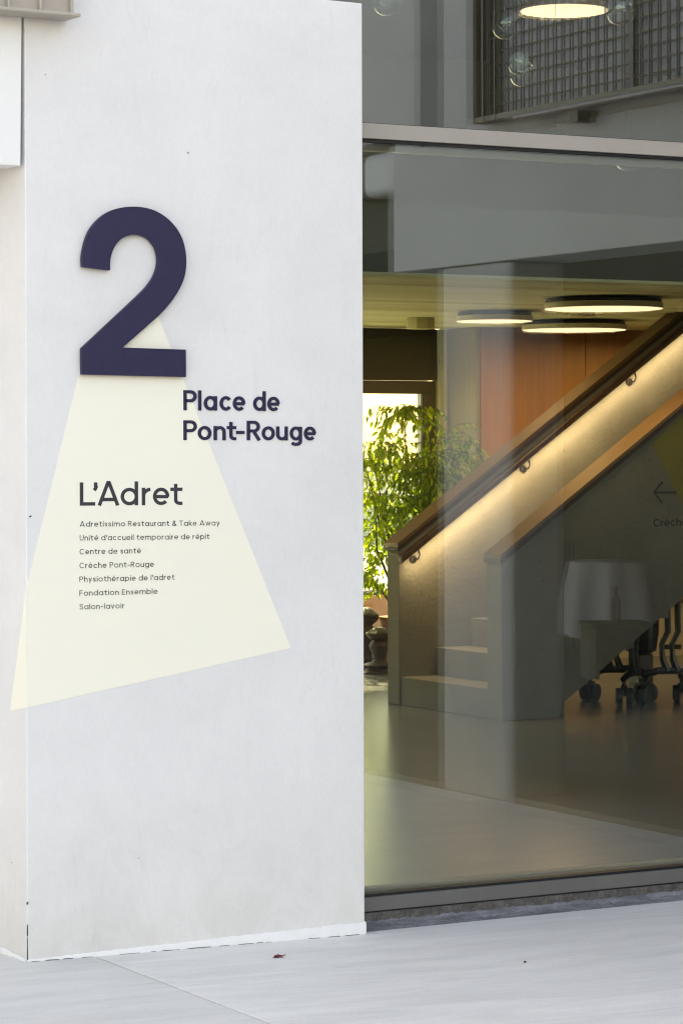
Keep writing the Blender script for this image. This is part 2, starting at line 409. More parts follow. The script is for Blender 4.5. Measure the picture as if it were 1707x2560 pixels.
chip(69, 2258, .008, .010, 'grime'); chip(470, 382, .006, .007, 'dalu'); chip(30, 2156, .003, .003)

# cream film: front part and the part that wraps the corner
def W_(x, y): return atW(x, y)
fp = [W_(206, 900), W_(395, 790), W_(727, 1620), (-LW-.0008, W_(69, 1769)[1]), (-LW-.0008, W_(69, 1472)[1])]
cone = tag(empty("cream_light_cone"), label="pale cream cone printed on the white wall below the number 2, wrapping its left corner", cat="wall graphic")
mb = MB().prism(fp, -.0009, -.0001, WM); mb.build("front_field", M['yellow'], cone)
zb, zt = W_(69, 1769)[1], W_(69, 1472)[1]
NW = (WM @ Vector((-LW, 0, 0)))
def ret_depth(x, y):                          # pixel -> (depth, z) on the left return of the wall
    q = ray(x, y); t = (NW - CAM).dot(WU) / q.dot(WU); P = CAM + q*t
    return (P - NW).dot(WN), P.z
d2, z2 = ret_depth(26, 1778)
RM = Matrix(((WN.x, 0, WU.x, NW.x), (WN.y, 0, WU.y, NW.y), (0, 1, 0, 0), (0, 0, 0, 1)))
MB().prism([(0, zb), (0, zt), (d2, z2)], -.0009, -.0001, RM).build("corner_field", M['yellow'], cone)

# ------------------------------------------------------------------ the numeral 2
def P2(x, y): return (180 + x/5.113, 500 + y/5.113)
def cr(pts, n=6):
    out = []
    for i in range(len(pts)-1):
        p0, p1, p2, p3 = pts[max(i-1, 0)], pts[i], pts[i+1], pts[min(i+2, len(pts)-1)]
        for k in range(n):
            t = k/n
            out.append(tuple(.5*((2*p1[j]) + (-p0[j]+p2[j])*t + (2*p0[j]-5*p1[j]+4*p2[j]-p3[j])*t*t + (-p0[j]+3*p1[j]-3*p2[j]+p3[j])*t**3) for j in (0, 1)))
    out.append(tuple(pts[-1])); return out
outer = [(138,855),(133,760),(145,650),(180,500),(240,370),(330,255),(440,170),(580,110),(740,85),(900,92),(1060,135),(1210,225),(1330,350),(1410,490),(1452,650),(1463,800),(1445,960),(1390,1110),(1300,1260),(1200,1385),(1100,1490)]
inner = [(860,1210),(960,1105),(1040,990),(1085,880),(1100,780),(1090,680),(1050,580),(980,500),(900,455),(810,440),(720,455),(630,500),(555,585),(510,690),(490,800),(491,898)]
poly = cr(outer) + [(651,1885), (1457,1912), (1459,2262), (131,2230), (128,1895)] + cr(inner)
pts = [atW(*P2(x, y), off=-.022) for x, y in poly]
two = MB().prism(pts, -.022, -.008, WM).build("house_number", M['navy'], None, bevel=.0004, seg=1)
tag(two, label="large dark navy numeral 2 standing off the white wall", cat="house number")

# ------------------------------------------------------------------ stroke lettering
def E(cx, cy, rx, ry, a0, a1, n=None):
    n = n or max(4, int(abs(a1-a0)/14))
    return [(cx+rx*cos(R(a0+(a1-a0)*i/n)), cy+ry*sin(R(a0+(a1-a0)*i/n))) for i in range(n+1)]
def glyph(c, w, xh, bold=False):
    h = w/2; rnd_ = lambda W, y0=0, y1=None: E(W/2, (y0+(xh if y1 is None else y1))/2, W/2-h, ((xh if y1 is None else y1)-y0)/2-h, 0, 360, 28)
    bw = .64 if bold else .74
    A = 1.04 if not bold else 1.0
    if c == 'L': W = .63; return W, [[(h, 1), (h, h), (W, h)]]
    if c == "'": return w*1.1, [[(h*1.05, 1), (h*1.05, .80)], [(h*1.05+h*.5, .86), (h*1.0, .74), (h*.2, .66)]]
    if c == 'A': W = .93; return W, [[(h*1.1, 0), (W/2-h*.35, 1-h*.2), (W/2+h*.35, 1-h*.2), (W-h*1.1, 0)], [(.2, .26), (W-.2, .26)]]
    if c in 'ao' or c == 'd' or c == 'b' or c == 'p' or c == 'g' or c == 'q':
        W = bw if c != 'o' else bw*1.02
        st = [rnd_(W)]
        if c in 'ad': st.append([(W-h, 0), (W-h, xh-.01 if c == 'a' else A)])
        if c == 'b': st.append([(h, 0), (h, A)])
        if c == 'p': st.append([(h, xh), (h, -.26)])
        if c == 'g': st.append([(W-h, xh-.01), (W-h, -.05)] + E(W/2, -.05, W/2-h, .23-h, 0, -150)[1:])
        return W, st
    if c == 'c': W = bw*.93; return W, [E(W/2+.02, xh/2, W/2-h, xh/2-h, 38, 322)]
    if c in 'eéè':
        W = bw*.95
        st = [[(h, xh/2-.01), (W-h*.6, xh/2-.01)], E(W/2, xh/2, W/2-h, xh/2-h, -3, 316)]
        if c == 'é': st.append([(W*.45, xh+.12), (W*.62, xh+.26)])
        if c == 'è': st.append([(W*.55, xh+.12), (W*.38, xh+.26)])
        return W, st
    if c == 'f': W = .42; return W, [[(.17, 0), (.17, .8)] + E(.17+.2, .8, .2, .2-h, 180, 90)[1:], [(0, xh-h), (W, xh-h)]]
    if c == 'h' or c == 'n' or c == 'm':
        W = .60 if not bold else .58; a = W/2-h; ry = a*1.0
        arch = lambda x0: [(x0+2*a, 0), (x0+2*a, xh-h-ry)] + E(x0+a, xh-h-ry, a, ry, 0, 170)[1:]
        st = [[(h, 0), (h, xh if c != 'h' else A)], arch(h)]
        if c == 'm': st.append(arch(h+2*a)); W = 2*a*2+w
        return W, st
    if c == 'i': return w, [[(h, 0), (h, xh)], [(h, xh+.14), (h, xh+.14+w*1.1)]]
    if c == 'k': W = .56; return W, [[(h, 0), (h, A)], [(h, .22), (W-h, xh)], [(.24, .40), (W-h*.6, 0)]]
    if c == 'l': return w, [[(h, 0), (h, A)]]
    if c == 'r': W = .44; return W, [[(h, 0), (h, xh)], [(h, xh*.45)] + E(h+.30, xh*.52, .30, xh*.48-h, 165, 92)]
    if c in 'sS':
        W = .50 if c == 's' else .66; H = xh if c == 's' else 1
        p = [(.95,.76),(.80,.93),(.5,1),(.2,.93),(.06,.76),(.18,.60),(.5,.51),(.83,.41),(.96,.25),(.80,.06),(.5,0),(.18,.07),(.03,.25)]
        return W, [cr([(h+(W-w)*a, h+(H-w)*b) for a, b in p], 4)]
    if c == 't': W = .45 if bold else .50; x = W*.44; return W, [[(x, .93), (x, .22)] + E(x+.18, .22, .18, .22-h, 180, 270)[1:] + [(W, h)], [(0, xh-h), (W, xh-h)]]
    if c == 'u':
        W = .60 if not bold else .58; a = W/2-h
        return W, [[(W-h, xh), (W-h, 0)], [(h, xh), (h, h+a)] + E(h+a, h+a, a, a, 180, 350)[1:]]
    if c == 'v': W = .62; return W, [[(h*1.1, xh), (W/2, h*.6), (W-h*1.1, xh)]]
    if c == 'w': W = .96; return W, [[(h*1.1, xh), (W*.28, h*.6), (W/2, xh-h), (W*.72, h*.6), (W-h*1.1, xh)]]
    if c == 'y': W = .62; return W, [[(h*1.1, xh), (W/2, .03)], [(W-h*1.1, xh), (W*.28, -.26)]]
    if c == 'C': W = .86; return W, [E(W/2+.01, .5, W/2-h, .5-h, 40, 320)]
    if c == 'E': W = .58; return W, [[(W, 1-h), (h, 1-h), (h, h), (W, h)], [(h, .5), (W-.04, .5)]]
    if c == 'F': W = .56; return W, [[(W, 1-h), (h, 1-h), (h, 0)], [(h, .5), (W-.06, .5)]]
    if c in 'PR':
        W = .65; r = .285 if not bold else .30; b = 1-2*r
        ry = r-h+.0; yc = 1-h-ry
        st = [[(h, 0), (h, 1-h), (W-r, 1-h)] + E(W-r, yc, r-h, ry, 90, -90)[1:] + [(h, yc-ry)]]
        if c == 'R': W = .70; st.append([(.33, yc-ry), (W-h*1.1, 0)])
        return W, st
    if c == 'T': W = .70; return W, [[(0, 1-h), (W, 1-h)], [(W/2, 0), (W/2, 1-h)]]
    if c == 'U': W = .70; a = W/2-h; return W, [[(h, 1), (h, h+a)] + E(h+a, h+a, a, a, 180, 360)[1:] + [(W-h, 1)]]
    if c == '-': W = .40; return W, [[(0, .40), (W, .40)]]
    if c == '&':
        W = .74; return W, [cr([(W-h*.4, .02), (.40, .42), (.20, .68), (.18, .84), (.32, .96), (.48, .86), (.44, .68), (.20, .48), (.07, .28), (.14, .1), (.34, .05), (.54, .14), (.66, .36)], 4)]
    if c == '.': return w, [[(h, 0), (h, w)]]
    return .3, []
def ribbon(mb, pl, w, T, d0, d1, wx=None):
    closed = (abs(pl[0][0]-pl[-1][0])+abs(pl[0][1]-pl[-1][1])) < 1e-6
    if closed: pl = pl[:-1]
    n = len(pl); Lp = []; Rp = []
    for i in range(n):
        a = pl[(i-1) % n] if (closed or i > 0) else None
        b = pl[(i+1) % n] if (closed or i < n-1) else None
        p = Vector(pl[i])
        d1_ = (p-Vector(a)).normalized() if a is not None else None
        d2_ = (Vector(b)-p).normalized() if b is not None else None
        if d1_ is None: d1_ = d2_
        if d2_ is None: d2_ = d1_
        t = (d1_+d2_)
        t = t.normalized() if t.length > 1e-6 else d1_
        nrm = Vector((-t.y, t.x)); k = 1/max(.45, abs(nrm.dot(Vector((-d1_.y, d1_.x)))))
        Lp.append(p+nrm*w/2*k); Rp.append(p-nrm*w/2*k)
    o = len(mb.v)
    for q in Lp+Rp:
        mb.v.append(tuple(T(q[0], q[1], d0)))
    for q in Lp+Rp:
        mb.v.append(tuple(T(q[0], q[1], d1)))
    m = n if closed else n-1; N2 = 2*n
    for i in range(m):
        j = (i+1) % n
        mb.f += [[o+i, o+j, o+n+j, o+n+i], [o+N2+i, o+N2+n+i, o+N2+n+j, o+N2+j],
                 [o+i, o+N2+i, o+N2+j, o+j], [o+n+i, o+n+j, o+N2+n+j, o+N2+n+i]]
    if not closed:
        mb.f += [[o, o+n, o+N2+n, o+N2], [o+n-1, o+N2+n-1, o+N2+2*n-1, o+2*n-1]]
def lettering(text, w, xh, track, space, p_base0, p_base1, cap_px, frame, d0, d1, mt, parent, each=False, bold=False, name="letter", spans=None):
    """p_base0/1: photo pixels of the baseline ends; cap_px: cap height there; frame: (pixel -> plane coords, plane -> world)"""
    to_plane, to_world = frame
    a = Vector(to_plane(*p_base0)); b = Vector(to_plane(*p_base1)); t = Vector(to_plane(p_base0[0], p_base0[1]-cap_px))
    cap = t[1]-a[1]
    x = 0; gl = []
    for c in text:
        if c == ' ': x += space; continue
        W, st = glyph(c, w, xh, bold); gl.append((x, W, st)); x += W+track-(.05 if c in "r'" else 0)
    total = x-track
    if spans:                                # measured extents of every letter, in cap heights
        gl = [(a0, b0-a0, [[((q[0]-w/2)*((b0-a0)-w)/max(W-w, 1e-6)+w/2 if W > w*1.2 else q[0], q[1]) for q in pl] for pl in st]) for (a0, b0), (_, W, st) in zip(spans, gl)]
        total = spans[-1][1]
    ux = (b-a)/total
    def T(px, py, d): q = a+ux*px; return to_world(q[0], q[1]+py*cap, d)
    mb = MB(); k = 0
    for gx, W, st in gl:
        if each: mb = MB(); k = 0
        for pl in st:
            ribbon(mb, [(gx+p[0], p[1]) for p in pl], w, T, d0, d1-.00012*k*(1 if d1 < 0 else 1)); k = (k+1) % 4
        if each: mb.build(name, mt, parent)
    if not each: mb.build(name, mt, parent)
def wall_world(s, z, d): return WM @ Vector((s, z, d))
FW = (atW, wall_world)
def Z2(x, y): return (440+x/4.3556, 960+y/4.3556)
pl1 = tag(empty("raised_lettering"), label="navy raised letters reading Place de, upper line right of the cream cone", cat="lettering", group="navy address lettering")
sp = lambda l, cap: [((a-l[0][0])/cap, (b-l[0][0])/cap) for a, b in l]
lettering("Place de", .157, .73, .085, .33, Z2(78, 286), Z2(1124, 296), 219/4.3556, FW, -.0002, -.0035, M['navy2'], pl1, each=True, bold=True,
          spans=sp([(78,220),(235,272),(296,438),(462,597),(610,745),(832,970),(988,1124)], 219))
pl2 = tag(empty("raised_lettering"), label="navy raised letters reading Pont-Rouge, lower line right of the cream cone", cat="lettering", group="navy address lettering")
lettering("Pont-Rouge", .157, .72, .082, .33, Z2(78, 611), Z2(1518, 615), 216/4.3556, FW, -.0002, -.0035, M['navy2'], pl2, each=True, bold=True,
          spans=sp([(78,220),(230,375),(400,528),(542,640),(642,730),(757,910),(920,1062),(1078,1205),(1228,1362),(1385,1518)], 216))
def Z3(x, y): return (180+x/4.126, 1190+y/4.126)
def Z4(x, y): return (180+x/4.126, 1380+y/4.126)
hd = tag(empty("building_name"), label="large anthracite printed name L'Adret on the cream cone", cat="lettering")
lettering("L'Adret", .148, .765, .12, .3, Z3(80, 306), Z3(1136, 299), 240/4.126, FW, -.0009, -.0016, M['ink'], hd, each=True,
          spans=sp([(80,235),(222,265),(258,485),(495,675),(713,820),(828,1000),(1012,1136)], 240))
dl = tag(empty("tenant_list"), label="seven lines of small dark print listing the tenants on the cream cone", cat="lettering")
LINES = [("Adretissimo Restaurant & Take Away", Z3(80, 523), Z3(1521, 510), 55),
         ("Unité d'accueil temporaire de répit", Z3(80, 666), Z3(1415, 650), 56),
         ("Centre de santé", (199, 1386), (352, 1383), 56),
         ("Crèche Pont-Rouge", Z4(77, 168), Z4(843, 152), 57),
         ("Physiothérapie de l'adret", Z4(77, 309), Z4(1056, 285), 56),
         ("Fondation Ensemble", Z4(77, 452), Z4(881, 431), 56),
         ("Salon-lavoir", Z4(77, 593), Z4(541, 580), 56)]
for tx, p0, p1, ch in LINES:
    lettering(tx, .122, .74, .18, .38, p0, p1, ch/4.126, FW, -.0009, -.0014, M['ink'], dl, name="text_line")
for o, (tx, *_r) in zip(dl.children, LINES): o['label'] = "small print line reading " + tx

# ------------------------------------------------------------------ white soffit panel and beige metal box at the top left
bx = tag(empty("hanging_panel"), label="white box-shaped panel hanging left of the wall corner under the beige box", cat="panel")
MB().prism([(-2.6, 2.482), (-1.2632, 2.482), (-1.2572, 2.975), (-2.6, 2.975)], .0, .107, WM).build("panel_board", M['panel'], bx, bevel=.003)
MB().prism([(-1.2625, 2.492), (-1.2515, 2.492), (-1.2515, 2.60), (-1.2570, 2.66)], .028, .031, WM).build("side_flange", M['grey_metal'], bx)
MB().prism([(-1.2600, 2.50), (-1.2500, 2.50), (-1.2500, 2.97), (-1.2560, 2.97)], .05, .06, WM).build("gap_strip", M['dalu'], bx)
bz = tag(empty("beige_metal_box"), label="beige ribbed metal box with rounded slot at the top left corner", cat="metal box")
OFF = -.115
def B(x, y): return atW(x, y, off=OFF)
sR, zl = B(203, 48); _, zl0 = B(203, 42)
MB().prism([(-2.6, zl0-.0), (sR, zl0-.0), (sR, zl0+.011), (-2.6, zl0+.011)], OFF, -.008, WM).build("ledge", M['beige'], bz, bevel=.003)
zt = zl0+.011
sE = B(190, 30)[0]
ribs = [B(188, 20)[0]-.004, B(107, 20)[0], B(27, 20)[0], B(27, 20)[0]-.108, B(27, 20)[0]-.216]
# back board with a rounded slot: built as pieces round the opening
s0, s1, zc = B(62, 4)[0]-.05, B(143, 4)[0], zt+.040
mbd = MB()
r = .012
arc = [(s1-r+r*sin(R(90-a)), zc+r-r*cos(R(90-a))) for a in range(0, 91, 15)]
outl = [(s1, zc+.2)] + [(s1-r+r*cos(R(-a)), zc+r+r*sin(R(-a))) for a in range(0, 91, 15)] + [(s0+r-r*sin(R(a)), zc+r-r*cos(R(a))) for a in range(0, 91, 15)] + [(s0, zc+.2)]
yb0, yb1 = OFF+.030, OFF+.036
mbd.prism([(s0, zt+.24)] + [(s0, zc+.2)] + outl[::-1][1:-1] + [(s1, zc+.2), (s1, zt+.24), (sE, zt+.24), (sE, zt), (-2.6, zt), (-2.6, zt+.24)], yb0, yb1, WM) if 0 else None
mbd.prism([(s1, zt+.3), (sE, zt+.3), (sE, zt), (-2.6, zt), (-2.6, zt+.3), (s0, zt+.3)] + outl[::-1], yb0, yb1, WM)
mbd.build("back_board", M['beige'], bz)
MB().prism([(-2.6, zt), (sE, zt), (sE, zt+.3), (-2.6, zt+.3)], OFF+.040, OFF+.06, WM).build("white_inner_board", M['whitebox'], bz)
for s in ribs:
    MB().prism([(s-.0045, zt), (s+.0045, zt), (s+.0045, zt+.3), (s-.0045, zt+.3)], OFF+.010, OFF+.029, WM).build("rib", M['beige'], bz, bevel=.002)
MB().prism([(-2.6, zt+.3), (sR, zt+.3), (sR, zt+.31), (-2.6, zt+.31)], OFF, -.008, WM).build("top_ledge", M['beige'], bz)

# ------------------------------------------------------------------ glazed front
gf = tag(empty("glazed_front"), label="tall lobby window right of the white wall with a beige transom", cat="window")
XR = 2.27
z_tr0, z_tr1 = 2.654, 2.706
MB().box(-1.1, XR, 0, .09, z_tr0, z_tr1).build("transom", M['alu'], gf, bevel=.0015)
MB().box(-1.1, XR, .012, .075, z_tr0-.009, z_tr0).build("gasket", M['rubber'], gf)
MB().box(-1.1, XR, .012, .075, z_tr1, z_tr1+.003).build("gasket", M['rubber'], gf)
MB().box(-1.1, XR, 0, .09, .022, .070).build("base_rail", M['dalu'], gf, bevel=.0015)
MB().box(-1.1, XR, .012, .075, .070, .079).build("gasket", M['rubber'], gf)
MB().box(-1.1, XR, .006, .075, .017, .022).build("drip_groove", M['rubber'], gf)
MB().box(-1.1, XR, .03, .060, .079, z_tr0-.009).build("pane", M['pane'], gf)
MB().box(-1.1, XR, .03, .060, z_tr1+.003, 4.55).build("pane", M['pane'], gf)
MB().box(-1.1, XR, -.004, .12, -.055, .017).build("upstand", M['grime'], gf, bevel=.002)
MB().box(-1.1, XR, 0, .12, 4.55, 4.75).build("head_rail", M['alu'], gf)
MB().box(XR, XR+.02, .0, .12, -.05, 4.75).build("side_jamb", M['dalu'], gf)
# pale inner reveal seen just below the transom and along the floor track
MB().box(-1.1, XR, .095, .13, z_tr0-.030, z_tr0).build("inner_stop", M['alu'], gf)
MB().box(-1.1, XR, .095, .14, .0, .085).build("inner_base", M['paleveneer'], gf)
struct(MB().box(-4.2, -1.101, .03, .12, -.2, 4.75).build('recessed_wall', M['facade'], None))
# rough gutter strip between paving and upstand
mb = MB(); rnd = random.Random(5)
nx, ny = 130, 3
for j in range(ny+1):
    for i in range(nx+1):
        x = .0 + 2.3*i/nx; y = ye-.012 + (-.004-ye+.012+.004)*j/ny
        mb.v.append((x, y, -.037 + .030*j/ny + rnd.uniform(-.0035, .0035) - (.006 if 0 < j < 3 else 0)))
for j in range(ny):
    for i in range(nx): a = j*(nx+1)+i; mb.f.append([a, a+1, a+nx+2, a+nx+1])
struct(mb.build("gutter", M['gutter'], None))
tp = [(942, 2306), (985, 2297), (1030, 2290), (1062, 2289), (1040, 2297), (990, 2304), (950, 2309)]
mb = MB(); q = [atZ(x, y, -.026) for x, y in tp]
mb.v = [tuple(p + Vector((0, 0, .002*((i*7) % 3)))) for i, p in enumerate(q)] + [tuple(p + Vector((0, 0, -.002))) for p in q]; n = len(q)
mb.f = [list(range(n)), list(range(n, 2*n))[::-1]] + [[i, (i+1) % n, (i+1) % n+n, i+n] for i in range(n)]
tag(mb.build("tape_scrap", M['tape'], None), label="scrap of blue-grey tape lying in the gutter by the window base", cat="scrap")

# ------------------------------------------------------------------ building mass above and around
ub = tag(empty("sun_shade_mass"), label="unseen pale block above the glazed lobby, added to shade the yard", cat="building")  # unseen mass added to keep the sun off the paving in front
MB().box(-8, 14, -.02, 9.9, 4.75, 5.7).build("sun_shade_block", M['facade'], ub)
struct(MB().box(-4.2, 12, .09, 9.7, -.3, -.02).build("lobby_subfloor", M['inner'], None))
fl = tag(empty("lobby_floor"), kind='structure')
for (a, b) in ((.125, 1.3), (1.304, 3.70), (3.704, 5.2), (5.204, 9.70)):
    for (c, d) in ((-4.1, 2.0), (2.004, 7.2), (7.204, 11.9)):
        MB().box(c, d, a, b, -.02, 0).build("floor_panel", M['floor'], fl)
struct(MB().box(-4.2, -4.1, .1, 9.9, 0, 4.6).build("side_wall", M['inner'], None))
struct(MB().box(11.9, 12, .1, 9.9, 0, 4.6).build("side_wall", M['inner'], None))
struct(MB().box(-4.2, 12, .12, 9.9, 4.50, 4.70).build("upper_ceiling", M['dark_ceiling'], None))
# low ceiling: slab with a stair opening, boards underneath
struct(MB().box(-4.1, 6.3, 4.25, 9.7, 2.51, 2.86).box(6.3, 11.9, 4.25, 5.45, 2.51, 2.86).box(6.3, 11.9, 6.98, 9.7, 2.51, 2.86).box(9.2, 11.9, 5.45, 6.98, 2.51, 2.86).build("gallery_slab", M['dark_ceiling'], None))
cl = tag(empty("low_ceiling"), kind='structure')
y = 4.24; k = 0; crn = random.Random(4)
while y < 9.7:
    y2 = min(y+.178, 9.7); cm = crn.choice(('ceil', 'ceil2', 'ceil3'))
    if 5.45 < (y+y2)/2 < 6.98:
        MB().box(-4.1, 6.3, y, y2, 2.49, 2.508).build("ceiling_board", M[cm], cl, bevel=.0015, seg=1)
        MB().box(9.2, 11.9, y, y2, 2.49, 2.508).build("ceiling_board", M[cm], cl)
    else:
        MB().box(-4.1, 11.9, y, y2, 2.49, 2.508).build("ceiling_board", M[cm], cl, bevel=.0015, seg=1)
    y = y2+.011
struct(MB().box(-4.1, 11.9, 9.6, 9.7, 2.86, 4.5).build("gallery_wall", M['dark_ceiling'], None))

nb = tag(empty("light_bounce_block"), label="unseen pale block far to the left, added to bounce sunlight onto the wall return", cat="building")  # unseen block added to bounce sunlight onto the wall's left return
MB().box(-17, -13, -17, 3.5, -.05, 5).build("bounce_block_body", M['house'], nb)
MB().box(-17.3, -12.7, -17.3, 3.8, 5, 5.2).build("bounce_block_lid", M['low_bounce'], nb)
# ------------------------------------------------------------------ rear wall with garden window
rw = tag(empty("rear_window"), label="tall brown framed garden window behind the fig trees", cat="window")
XA, XB = -1.5, 6.206
MB().box(XA, XB, 9.72, 9.80, 2.003, 2.10).build("frame_head", M['framewood'], rw, bevel=.003)
MB().box(XB-.098, XB, 9.72, 9.80, 0, 2.003).build("frame_jamb", M['framewood'], rw, bevel=.003)
MB().box(XB-.118, XB-.100, 9.74, 9.79, 0, 2.003).build("glazing_bead", M['grey_metal'], rw)
MB().box(XA, XA+.1, 9.72, 9.80, 0, 2.003).build("frame_jamb", M['framewood'], rw)
MB().box(XA, XB-.1, 9.72, 9.80, -.02, .035).build("frame_sill", M['framewood'], rw)
MB().box(3.25, 3.32, 9.72, 9.80, .035, 2.003).box(1.65, 1.72, 9.72, 9.80, .035, 2.003).box(.05, .12, 9.72, 9.80, .035, 2.003).box(4.85, 4.92, 9.72, 9.80, .035, 2.003).build("mullion", M['framewood'], rw)
MB().box(XA+.1, XB-.118, 9.755, 9.765, .035, 2.003).build("pane", M['rearpane'], rw)
bl = tag(MB().box(XA, XB, 9.70, 9.715, 2.104, 2.488).build("blind_panel", M['blind'], None), label="dark brown blind panel above the garden window", cat="blind")
struct(MB().box(XA, XB, 9.73, 9.9, 2.104, 2.5).build("rear_lintel", M['inner'], None))
struct(MB().box(-4.1, XA, 9.70, 9.9, 0, 2.488).build("rear_wall", M['inner'], None))
tag(MB().box(XB+.003, 6.272, 9.66, 9.78, 0, 2.488).build("window_post", M['column'], None, bevel=.003), label="narrow pale yellow post between the garden window and the wood panelling", cat="post")
ww = tag(empty("wood_panelling"), label="orange-brown wood veneer panelling behind the staircase", cat="panelling")
MB().box(6.276, 6.311, 9.262, 9.78, 0, 2.488).build("return_panel", M['yellow_lit_veneer'], ww, bevel=.002)
x = 6.313
for wd in (.93, .93, .93, .93, .93, .93):
    MB().box(x, x+wd-.005, 9.25, 9.285, .92, 2.488).build("veneer_panel", M['orange'], ww, bevel=.0015)
    MB().box(x, x+wd-.005, 9.25, 9.285, .0, .912).build("lower_panel", M['paleveneer'], ww, bevel=.0015)
    x += wd
MB().box(6.313, 11.9, 9.225, 9.248, .40, .435).build("bumper_rail", M['wood'], ww, bevel=.004)
MB().box(6.313, 11.9, 9.29, 9.30, 0, 2.488).build("backing", M['black'], ww)

# ------------------------------------------------------------------ garden behind
tag(MB().box(-30, 60, 34, 34.4, -.04, 1.35).build("garden_wall", M['gardenwall'], None), label="low pale cream garden wall far behind the rear window", cat="wall")
tag(MB().box(6.9, 7.3, 12.3, 12.7, -.04, 2.6).build("garden_pier", M['gardenwall'], None), label="pale pier outside the garden window", cat="pier") if 0 else None
pt = tag(empty("garden_planter", (7.0, 12.4, -.04)), label="long terracotta planter outside the garden window", cat="planter")
MB().box(-1.6, .4, -.22, .22, 0, .40).build("trough", M['terracotta'], pt, bevel=.01)
MB().box(-1.55, .35, -.18, .18, .40, .42).build("soil", M['soil'], pt)

# ------------------------------------------------------------------ staircase
X0 = 4.15; SL = .683; RI, GO = .175, .2562
st = tag(empty("staircase"), label="concrete staircase with solid balustrades rising to the right behind the glass", cat="staircase")
YM = lambda: Matrix(((1,0,0,0),(0,0,1,0),(0,1,0,0),(0,0,0,1)))
XE = 8.6
def ztop(x, s): return .968+SL*(x-s)
SN, SF = 4.17, 4.12
def bal(s): return [(X0, 0), (4.558, 0), (4.558, .068), (XE, .068+.686*(XE-4.558)), (XE, ztop(XE, s)), (X0, ztop(X0, s))]
MB().prism(bal(SN), 5.57, 5.73, YM()).build("near_balustrade", M['conc'], st, bevel=.004)
MB().prism(bal(SF), 6.76, 6.90, YM()).build("far_balustrade", M['conc'], st, bevel=.004)
for (ya, yb, s_) in ((5.555, 5.745, SN), (6.745, 6.915, SF)):
    x0 = X0-.014; za, zb_ = ztop(x0, s_), ztop(XE, s_)
    MB().prism([(x0, za+.003), (XE, zb_+.003), (XE, zb_+.030), (x0, za+.030)], ya, yb, YM()).build("capping", M['wood'], st, bevel=.002)
    MB().prism([(x0+.014, za-.020), (XE, zb_-.028), (XE, zb_), (x0+.014, za+.008)], ya+.004, ya+.014, YM()).build("capping_edge", M['wood_dark'], st)
    MB().box(x0+.001, x0+.012, ya+.004, yb-.004, za-.022, za+.002).build("capping_edge", M['wood_dark'], st)
for i in range(16):
    xa = X0+.012+GO*i; zt_ = RI*(i+1)
    lo = max(0, .10+.686*(xa-4.558)+.02)
    MB().box(xa, min(xa+GO+.02, XE), 5.732, 6.758, lo if xa > 4.5 else 0, zt_-.0).build("step", M['conc'], st, bevel=.003)
MB().prism([(4.56, .07), (XE, .07+.686*(XE-4.56)), (XE, .115+.686*(XE-4.56)), (4.56, .115)], 5.733, 6.757, YM()).build("soffit", M['conc'], st)
# handrail with LED strip on the inner face of the far balustrade
ra, rb = Vector((4.125, 6.70, .905)), Vector((8.4, 6.70, .905+SL*(8.4-4.125)))
hr = tag(empty("handrail"), label="dark wooden handrail with a warm light strip under it on the stair wall", cat="handrail")
MB().prism([(ra.x, ra.z-.022), (rb.x, rb.z-.022), (rb.x, rb.z+.022), (ra.x, ra.z+.022)], 6.675, 6.722, YM()).build("rail", M['rail'], hr, bevel=.006)
MB().prism([(ra.x+.10, ra.z+.068-.0255), (rb.x, rb.z-.0255), (rb.x, rb.z-.0225), (ra.x+.10, ra.z+.068-.0225)], 6.702, 6.716, YM()).build("light_strip", M['led'], hr)
for (x, y) in ((1040, 1378), (1315, 1148), (1580, 930)):
    p = atY(x, y, 6.72)
    zr = ra.z+SL*(p.x-ra.x)
    b = MB(); b.tube([(p.x, 6.70, zr-.02), (p.x+.012, 6.70, zr-.06), (p.x+.010, 6.715, zr-.085), (p.x, 6.74, zr-.09), (p.x-.004, 6.759, zr-.088)], .006)
    b.build("bracket", M['bracket'], hr, smooth=True)
    MB().cyl((0, 0), .024, 0, .012, 20, M=Matrix.Translation((p.x-.004, 6.759, zr-.088)) @ Matrix.Rotation(pi/2, 4, 'X')).build("rosette", M['bracket'], hr, smooth=True)
# hidden-strip light output
al = bpy.data.lights.new("rail_strip_light", 'AREA'); al.shape = 'RECTANGLE'
ln = (rb-ra).length; al.size = ln; al.size_y = .03; al.energy = 7; al.color = (1, .84, .62)
ao = bpy.data.objects.new("rail_strip_light", al); S.collection.objects.link(ao)
mid = (ra+rb)/2 + Vector((.05, -.020, -.031))
xax = (rb-ra).normalized(); zax = (-(Vector((0, .25, -1)) - xax*Vector((0, .25, -1)).dot(xax))).normalized(); yax = zax.cross(xax)
Mx = Matrix((xax, yax, zax)).transposed().to_4x4(); Mx.translation = mid; ao.matrix_world = Mx

